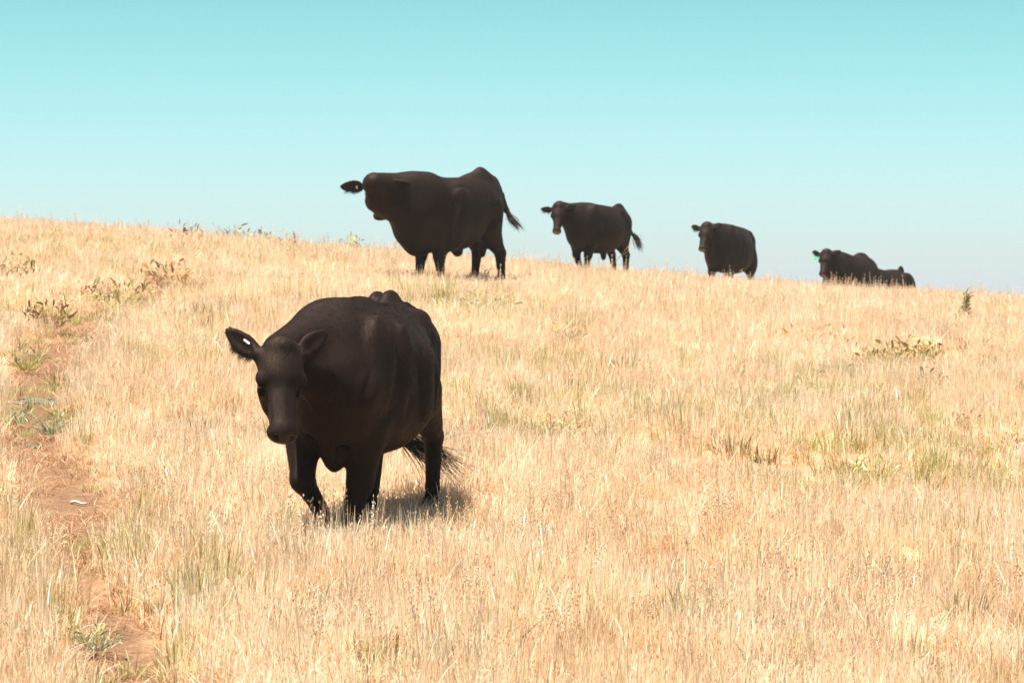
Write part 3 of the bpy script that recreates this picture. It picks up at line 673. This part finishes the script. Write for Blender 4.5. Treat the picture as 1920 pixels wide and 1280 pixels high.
TRAMPLED = [(-1.05, 16.6, .7, .5), (-.62, 17.6, .75, .6), (-.9, 39.2, 1.8, .35), (1.5, 50, 1.5, .2)]
def make_grass():
    rs = np.random.RandomState(77)
    XS = []; YS = []
    for (y0, y1, den) in ((11, 15, 62), (15, 21, 54), (21, 30, 40), (30, 44, 27), (44, 58, 17), (58, 74, 7)):
        hw_ = lambda y: .19 * y + 1.6
        ar = (y1 - y0) * 2 * hw_(y1); n = int(ar * den)
        y = rs.uniform(y0, y1, n); x = rs.uniform(-1, 1, n) * hw_(y1); k = np.abs(x) < hw_(y); XS.append(x[k]); YS.append(y[k])
        n = int((y1 - y0) * 2 * 12 * den * .55); y = rs.uniform(y0, y1, n); x = rs.uniform(0, 12, n); x = np.where(rs.rand(n) < .5, -x - hw_(y), x + hw_(y)); XS.append(x); YS.append(y)
    n = 4500; XS.append(rs.uniform(-14, 14, n)); YS.append(rs.uniform(4, 11, n))
    x = np.concatenate(XS); y = np.concatenate(YS); n = len(x)
    pd = path_d(x, y); gr = field_of(GREENS, x, y); ru = field_of(RUSTS, x, y)
    nz = vnoise(x, y, 1.3) * .6 + vnoise(x, y, .5) * .4; nz2 = vnoise(x + 31, y + 9, 1.7); nz3 = vnoise(x - 17, y + 40, 2.3) * .5 + vnoise(x - 17, y + 40, .7) * .5
    u = rs.rand(n); kind = np.full(n, 'straw', dtype=object)
    kind[u < np.clip(ru * 1. + .5 * smoothstep(.53, .78, nz), 0, .85)] = 'rust'
    u = rs.rand(n); kind[u < np.clip(gr * .7 + .16 * smoothstep(.62, .85, nz3) + .01, 0, .5)] = 'green'
    onp = pd < .95
    u = rs.rand(n); keep = ~onp | (u < .30 + .45 * smoothstep(.25, .9, pd))
    kind[onp & (kind == 'straw')] = 'short'; kind[onp & (kind == 'rust')] = 'short'
    u = rs.rand(n); kind[onp & (u < .16)] = 'green'
    u = rs.rand(n); kind[(kind != 'short') & (u < .004 + .05 * gr + .012 * ((x < -1.5) & (y > 26)) + .03 * (ru > .45))] = 'scrub'
    edge = (pd >= .95) & (pd < 1.5) & (u < .5); kind[edge & (kind == 'straw')] = 'rust'
    s = np.where(y < 21, 1, np.where(y < 30, 1.1, np.where(y < 44, 1.22, 1.4)))
    keep &= rs.rand(n) > .45 * ru
    tr = hill.data.attributes['trail']; tr.data.foreach_set('value', np.maximum(pm, .75 * np.clip(field_of(RUSTS, GX, GY) * (.4 + vnoise(GX, GY, .35)), 0, 1)).ravel().astype(np.float32))
    hgt = (.72 + .5 * nz2) * rs.uniform(.75, 1.2, n)
    hgt = np.where(kind == 'short', 1., hgt) * np.where(onp & (kind == 'green'), .5, 1.) * np.where(edge, .7, 1)
    hgt *= 1 - .35 * np.clip(ru, 0, 1)
    for cx, cy, cr_, cs in TRAMPLED: hgt *= 1 - cs * np.exp(-((x - cx) ** 2 + (y - cy) ** 2) / cr_ ** 2)
    sc = np.stack([s * rs.uniform(.85, 1.2, n), hgt * 1.0], 1)
    vi = np.array([KI[k2][rs.randint(len(KI[k2]))] for k2 in kind])
    green = ((kind == 'green') | (kind == 'scrub')) & keep; dry = ~green & keep
    print('tufts', dry.sum(), green.sum())
    scatter('dry_grass', 'pale straw coloured dry grass covering the whole hillside', 'grass', x[dry], y[dry], vi[dry], sc[dry], seed=1)
    scatter('green_grass', 'yellow green blades and olive tufts scattered in patches through the dry grass', 'green grass', x[green], y[green], vi[green], sc[green], seed=2)
    # taller seed stalks, thinly everywhere and thick round the near cow's feet and along the crest
    m = 1700; yy_ = rs.uniform(11, 60, m); xx_ = rs.uniform(-1, 1, m) * (.19 * yy_ + 1.6)
    k = rs.rand(m) < (.25 + .5 * vnoise(xx_, yy_, 2.)); k &= path_d(xx_, yy_) > 1.1; xx_, yy_ = xx_[k], yy_[k]
    ax_ = []; ay_ = []
    for (px0, px1, py0, py1, cnt) in ((585, 870, 1000, 1045, 10),):
        for i in range(cnt):
            p = gp(rs.uniform(px0, px1), rs.uniform(py0, py1)); ax_.append(p[0]); ay_.append(p[1])
    xx_ = np.concatenate([xx_, ax_]); yy_ = np.concatenate([yy_, ay_]); m = len(xx_)
    vi = np.array([KI['oat'][rs.randint(3)] for _ in range(m)]); h = rs.uniform(.7, 1.15, m); h[-len(ax_):] *= .82
    scatter('seed_stalks', 'taller dry stalks with drooping seed heads rising above the grass', 'seed stalks', xx_, yy_, vi, np.stack([rs.uniform(.8, 1.2, m), h], 1), seed=3)
make_grass()

# ------------------------------------------------------------------ forbs, weeds, stones
def leaf_mesh(specs, rs):
    """specs: base, direction, length, width, colour, droop"""
    V = []; Fs = []; Cc = []; o = 0
    for b, d, ln, w, col, dr in specs:
        d = d / np.linalg.norm(d); s = np.cross(d, [0, 0, 1.]); s /= np.linalg.norm(s) + 1e-6
        a = rs.uniform(-1.2, 1.2); up = np.cross(s, d); s = s * math.cos(a) + up * math.sin(a); up = np.cross(s, d)
        k = 6
        for i in range(k + 1):
            t = i / k; p = b + d * ln * t + np.array([0, 0, -1.]) * dr * ln * t * t; ww = w * (math.sin(math.pi * min(1, t * .92 + .06)) ** .7) / 2
            c_ = up * ww * .55
            V += [p - s * ww + c_, p, p + s * ww + c_]; Cc += [col] * 3
            if i < k: Fs += [(o + 3 * i, o + 3 * i + 1, o + 3 * i + 4, o + 3 * i + 3), (o + 3 * i + 1, o + 3 * i + 2, o + 3 * i + 5, o + 3 * i + 4)]
        o += 3 * (k + 1)
    return np.array(V), Fs, np.array(Cc)
BROWN = [(.34, .19, .10), (.44, .26, .14), (.22, .13, .07), (.56, .36, .20)]
OLIVE = [(.50, .46, .16), (.40, .40, .15), (.58, .50, .22), (.34, .36, .16)]
GREY = [(.34, .36, .22), (.26, .28, .16), (.42, .42, .28)]
M_LEAF = blade_mat('forb_leaf', trans=.25, patch=False)
def forb(name, label, cat, px, py, h, rad, n, pal, seed, group=None, up=.9, lw=.34):
    rs = np.random.RandomState(seed); x, y = gp(px, py)
    root = bpy.data.objects.new(name, None); C.objects.link(root); root.location = (x, y, float(ground(x, y)) - .01); root.empty_display_size = .2
    tag(root, label, cat, group)
    sp = []; st = []
    h *= 1.08 if y > 38 else 1.0; rad *= 1.15; n = int(n * (2.4 if y > 38 else 3.2))
    for i in range(n):
        a = rs.uniform(0, 6.28); rr = rad * math.sqrt(rs.rand()); t = rs.uniform(.2, 1)
        top = np.array([rr * math.cos(a), rr * math.sin(a), h * t * rs.uniform(.5, .85)])
        base = np.array([rr * .25 * math.cos(a), rr * .25 * math.sin(a), 0.])
        d = np.array([math.cos(a) * (1 - up) + rs.normal(0, .45), math.sin(a) * (1 - up) + rs.normal(0, .45), up * rs.uniform(.4, 1)])
        ln = h * rs.uniform(.12, .27) + .01; col = np.array(pal[rs.randint(len(pal))]) * rs.uniform(.55, 1.0)
        sp.append((top, d, ln, ln * lw * rs.uniform(.55, 1.05), tuple(col), rs.uniform(0, .4)))
        st.append(np.array([base, (base + top) / 2 + rs.normal(0, .01, 3), top]))
    V, Fs, Cc = leaf_mesh(sp, rs); o = mesh_obj('leaves', V, Fs, M_LEAF, root, smooth=True); set_col(o, Cc)
    V, Fs = ribbon_hairs(st, .009, rs); o = mesh_obj('stems', V, Fs, M_LEAF, root, smooth=False); set_col(o, np.tile(np.array(pal[0]) * .9 + .05, (len(V), 1)))
    return root
GB = 'withered broadleaf plants among the grass'
FORBS = [
 ('withered_plant', 'darkest withered clump at the bend of the trail on the left', 88, 618, .38, .22, 34, BROWN + OLIVE[:1], .8, .34),
 ('withered_plant', 'brown and olive withered plant at the far left edge above the trail', 22, 528, .42, .30, 30, BROWN + OLIVE, .8, .34),
 ('withered_plant', 'reddish curled plant just above the upper end of the trail', 165, 570, .30, .28, 26, BROWN[1:] + RUST, .6, .34),
 ('withered_plant', 'yellow green plant with brown base at the top end of the trail', 228, 580, .42, .30, 34, OLIVE + BROWN[:2], .85, .34),
 ('withered_plant', 'brown and yellow clump on the slope right of the trail top', 312, 540, .42, .28, 34, BROWN + OLIVE[:2], .8, .34),
 ('withered_plant', 'orange brown plant on the skyline, leftmost of the skyline clumps', 347, 462, .42, .26, 26, RUST + BROWN, .85, .34),
 ('withered_plant', 'tall brown and green plant on the skyline, second clump from the left', 430, 466, .50, .24, 30, BROWN + OLIVE, .9, .3),
 ('withered_plant', 'pale yellow topped plant on the skyline, third clump from the left', 482, 468, .44, .24, 24, OLIVE[2:] + BROWN, .9, .3),
 ('withered_plant', 'rusty brown plant on the skyline, fourth clump from the left', 530, 476, .40, .26, 24, BROWN + RUST, .85, .3),
 ('withered_plant', 'low dark plant on the skyline just left of the round green bush', 632, 470, .36, .14, 22, BROWN[:3] + GREY, .8, .3),
 ('green_bush', 'round yellow green bush on the skyline left of the bull', 662, 472, .50, .15, 36, OLIVE, .9, .42),
 ('withered_plant', 'small reddish plant left of the near cow\'s ear tag', 455, 590, .22, .20, 16, RUST, .6, .34),
 ('grey_plant', 'grey green tangled clump on the slope below the bull\'s tail', 895, 592, .34, .42, 46, GREY + OLIVE[:1], .7, .26),
 ('grey_plant', 'small grey green plant right of the tangled clump, in open grass', 1068, 650, .34, .16, 16, GREY + OLIVE[:1], .85, .34),
 ('withered_plant', 'pale leaved plant with rusty tips in the grass below the lying cows', 1535, 652, .30, .36, 24, [(.72, .58, .36), (.60, .42, .22)] + RUST, .7, .4),
 ('withered_plant', 'low dark plant in front of the bull\'s near front hooves', 768, 533, .26, .40, 40, BROWN[:3], .6, .3),  # dark brown leaves added to stand in for the bull's shadow on the grass
 ('withered_plant', 'small dark plant between the bull\'s hind hooves', 906, 526, .24, .14, 14, BROWN[:3], .8, .3),  # added dark clump, its leaf colour stands in for shade under the bull
 ('withered_plant', 'olive and dark brown plant, left one of the cluster on the right slope', 1640, 695, .32, .22, 30, OLIVE + BROWN, .8, .36),
 ('withered_plant', 'tallest olive leaved plant in the cluster on the right slope', 1712, 690, .40, .30, 42, OLIVE + BROWN[:2], .85, .36),
 ('withered_plant', 'dark grey green withered plant lowest in the cluster on the right slope', 1755, 738, .28, .18, 26, GREY + BROWN[:3], .75, .34),
 ('grey_plant', 'small olive plant below left of the cluster on the right slope', 1560, 722, .24, .26, 20, OLIVE + GREY, .8, .36),
 ('green_plant', 'dark green tuft growing in the middle of the trail', 98, 812, .22, .16, 34, GREY + OLIVE, .8, .2),
 ('green_plant', 'green tuft on the left side of the trail above the flat stones', 50, 692, .30, .18, 30, OLIVE + GREY, .9, .18),
 ('grey_plant', 'small dark sprig on the bare trail below the flat stones', 38, 790, .16, .08, 12, GREY, .8, .3),
 ('green_plant', 'bushy grey green plant on the slope right of the near cow', 1038, 832, .28, .18, 34, GREY + OLIVE[:2], .85, .22),
 ('green_plant', 'green leafy plant in the big green patch at right', 1640, 912, .26, .14, 26, OLIVE + GREEN, .85, .26),
 ('green_plant', 'upright green stalk standing alone near the skyline at far right', 1811, 606, .50, .035, 34, OLIVE[:2] + GREY, .99, .16),
 ('withered_plant', 'small dark red brown plant on the far right slope below the cluster', 1812, 806, .22, .10, 14, BROWN, .8, .36),
 ('grey_plant', 'small dark plant at the right edge of the hillside', 1890, 850, .22, .14, 18, BROWN[:2] + OLIVE, .8, .34),
 ('green_plant', 'low green plant low on the right edge of the trail near the bottom', 180, 1215, .14, .12, 20, GREY + OLIVE, .7, .3),
 ('green_plant', 'leafy olive plant beside the trail left of centre near the bottom', 385, 1135, .16, .08, 14, OLIVE + GREY, .85, .3),
]
for i, (nm, lb, px_, py_, h_, r_2, n_3, pal, up_, lw_) in enumerate(FORBS):
    forb(nm, lb, {'withered_plant': 'withered plant', 'green_bush': 'bush'}.get(nm, 'plant'), px_, py_, h_, r_2, n_3, pal, 300 + i, {'withered_plant': GB}.get(nm), up_, lw_)

def weed(label, px, py, h, lean, nb, seed):
    rs = np.random.RandomState(seed); x, y = gp(px, py, 8., 66.)
    root = bpy.data.objects.new('dry_weed', None); C.objects.link(root); root.location = (x, y, float(ground(x, y)) - .01); root.empty_display_size = .2
    tag(root, label, 'weed', 'tall dry weeds in front of the cattle')
    def stalk(b, d, ln, r0, n=6):
        P = [b]; d = np.array(d, float); d /= np.linalg.norm(d)
        for i in range(n):
            d = d + rs.normal(0, .06, 3); d /= np.linalg.norm(d); P.append(P[-1] + d * ln / n)
        return np.array(P), np.linspace(r0, r0 * .45, n + 1)
    tubes = []; m = stalk(np.zeros(3), (lean, rs.normal(0, .15), 1), h, .008); tubes.append(m)
    tw = []
    for i in range(nb):
        k = rs.randint(2, 6); a = rs.uniform(0, 6.28); tw.append(stalk(m[0][k], (math.cos(a) * .8 + lean, math.sin(a) * .5, 1), h * rs.uniform(.25, .5), .0055, 5))
    def tubes_obj(nm, ts):
        V = []; Fs = []; o = 0
        for P, R_ in ts:
            for p, r_3 in zip(P, R_):
                for j in range(5): V.append(p + np.array([math.cos(j * 1.2566), math.sin(j * 1.2566), 0]) * r_3)
            for i in range(len(P) - 1):
                for j in range(5): Fs.append((o + i * 5 + j, o + i * 5 + (j + 1) % 5, o + (i + 1) * 5 + (j + 1) % 5, o + (i + 1) * 5 + j))
            o += 5 * len(P)
        ob = mesh_obj(nm, V, Fs, M_LEAF, root); set_col(ob, np.tile(np.array([(.66, .36, .20), (.74, .48, .28)][seed % 2]), (len(V), 1)))
    tubes_obj('stem', tubes)
    for t_ in tw: tubes_obj('twig', [t_])
for i, a_ in enumerate([
    ('long reddish stalk leaning right across the steer\'s hind leg', 1132, 518, .80, .75, 2, ), ('forked reddish stalk upright in front of the steer\'s flank', 1148, 517, .55, .05, 2),
    ('short dry weed among the grass at the round cow\'s front leg', 1338, 531, .42, .35, 1), ('thin upright weed under the round cow\'s belly', 1376, 532, .42, .1, 1),
    ('tall forked weed in front of the tagged lying cow\'s chest', 1585, 548, .55, -.05, 4), ('weed leaning right in front of the tagged lying cow\'s flank', 1612, 551, .62, .45, 2),
    ('branching weed at the tagged lying cow\'s hind end', 1638, 553, .52, .25, 3), ('weed where the two lying cows overlap', 1652, 554, .55, -.1, 2),
    ('long thin weed leaning right in front of the rearmost lying cow', 1676, 556, .62, .3, 1), ('weed crossing the rear cow\'s hip, rightmost of the weeds', 1690, 558, .40, .4, 2),
    ('short forked weed under the tagged lying cow\'s chin', 1560, 547, .30, .2, 3)]):
    weed(*a_, seed=500 + i)

def stone(label, px, py, sx, sy, sz, seed, mat=M_ROCK):
    rs = np.random.RandomState(seed); x, y = gp(px, py); nu, nv = 26, 13; V = []
    ph = rs.uniform(0, 6.28, 8)
    for i in range(nv):
        for j in range(nu):
            t, p = math.pi * i / (nv - 1), 2 * math.pi * j / nu
            d = np.array([math.sin(t) * math.cos(p), math.sin(t) * math.sin(p), math.cos(t)])
            r_3 = 1 + .10 * math.sin(3 * p + ph[0]) + .07 * math.sin(5 * p + ph[1] + 2 * t) + .05 * math.sin(7 * p + 4 * t + ph[2])
            q3 = np.sign(d) * np.abs(d) ** .7
            V.append(q3 * r_3 * np.array([sx, sy, sz]) / 2 + rs.normal(0, .004, 3) * (0 < i < nv - 1))
    Fs = [(i * nu + j, (i + 1) * nu + j, (i + 1) * nu + (j + 1) % nu, i * nu + (j + 1) % nu) for i in range(nv - 1) for j in range(nu)]
    o = mesh_obj('stone', V, Fs, mat, smooth=False); o.location = (x, y, float(ground(x, y)) - .05 * float(path_d(x, y) < .9) - sz * .2); o.rotation_euler = (R(rs.uniform(2, 7)), R(rs.uniform(-5, 5)), R(rs.uniform(-20, 20)))
    tag(o, label, 'stone')
stone('flat lichen grey stone across the trail at left, the right one of two', 92, 745, .36, .26, .10, 1)
stone('flat lichen grey stone at the left edge of the trail, beside its twin', 45, 742, .30, .20, .08, 2)
stone('small pale stone on the trail below the green tuft', 66, 826, .12, .10, .05, 3)
stone('long flat grey stone half sunk in grass right of the near cow', 935, 806, .52, .30, .10, 4)
stone('grey stone beside the near cow\'s tail', 848, 832, .20, .18, .12, 5)
def stick(label, px, py, ln, ang, seed):
    rs = np.random.RandomState(seed); x, y = gp(px, py); V = []; Fs = []
    for i in range(7):
        t = i / 6 - .5; c_ = np.array([t * ln * math.cos(ang), t * ln * math.sin(ang), .012 + .006 * math.sin(i)]); r_3 = .012 * (1 - .5 * i / 6)
        for j in range(6): V.append(c_ + np.array([-math.sin(ang) * math.cos(j * 1.047), math.cos(ang) * math.cos(j * 1.047), math.sin(j * 1.047)]) * r_3)
    for i in range(6):
        for j in range(6): Fs.append((i * 6 + j, i * 6 + (j + 1) % 6, (i + 1) * 6 + (j + 1) % 6, (i + 1) * 6 + j))
    Fs += [tuple(range(6))[::-1], tuple(range(36, 42))]
    o = mesh_obj('stick', V, Fs, M_STICK); o.location = (x, y, float(ground(x, y)) - .045); tag(o, label, 'stick')
M_STICK = plain_mat('bleached_wood', (.50, .43, .33), .8, .2)
stick('short bleached stick lying on the bare soil of the trail', 148, 932, .12, -.5, 1)
stick('pale straight stick at the left edge of the trail by the stones', 28, 748, .18, .75, 2)

# ------------------------------------------------------------------ air
zb, zt = float(GZ.min()) - 1.0, float(max(GZ.max(), 4.)) + .5
X0, Y0, Y1 = 420., -420., 440.
hv = [(x, y, z) for z in (zb, zt) for x, y in ((-X0, Y0), (X0, Y0), (X0, Y1), (-X0, Y1))]
hm = bpy.data.materials.new('air'); hm.use_nodes = True; hn = hm.node_tree.nodes; hn.remove(hn['Principled BSDF'])
pv = hn.new('ShaderNodeVolumePrincipled'); pv.inputs['Density'].default_value = .0003; pv.inputs['Color'].default_value = (.80, .95, 1., 1)
hm.node_tree.links.new(pv.outputs[0], hn['Material Output'].inputs['Volume'])
hz = mesh_obj('haze', hv, [(3, 2, 1, 0), (4, 5, 6, 7), (0, 1, 5, 4), (1, 2, 6, 5), (2, 3, 7, 6), (3, 0, 4, 7)], hm, smooth=False)
hz['kind'] = 'stuff'; hz['label'] = 'thin bright summer air over the hillside'; hz['category'] = 'haze'
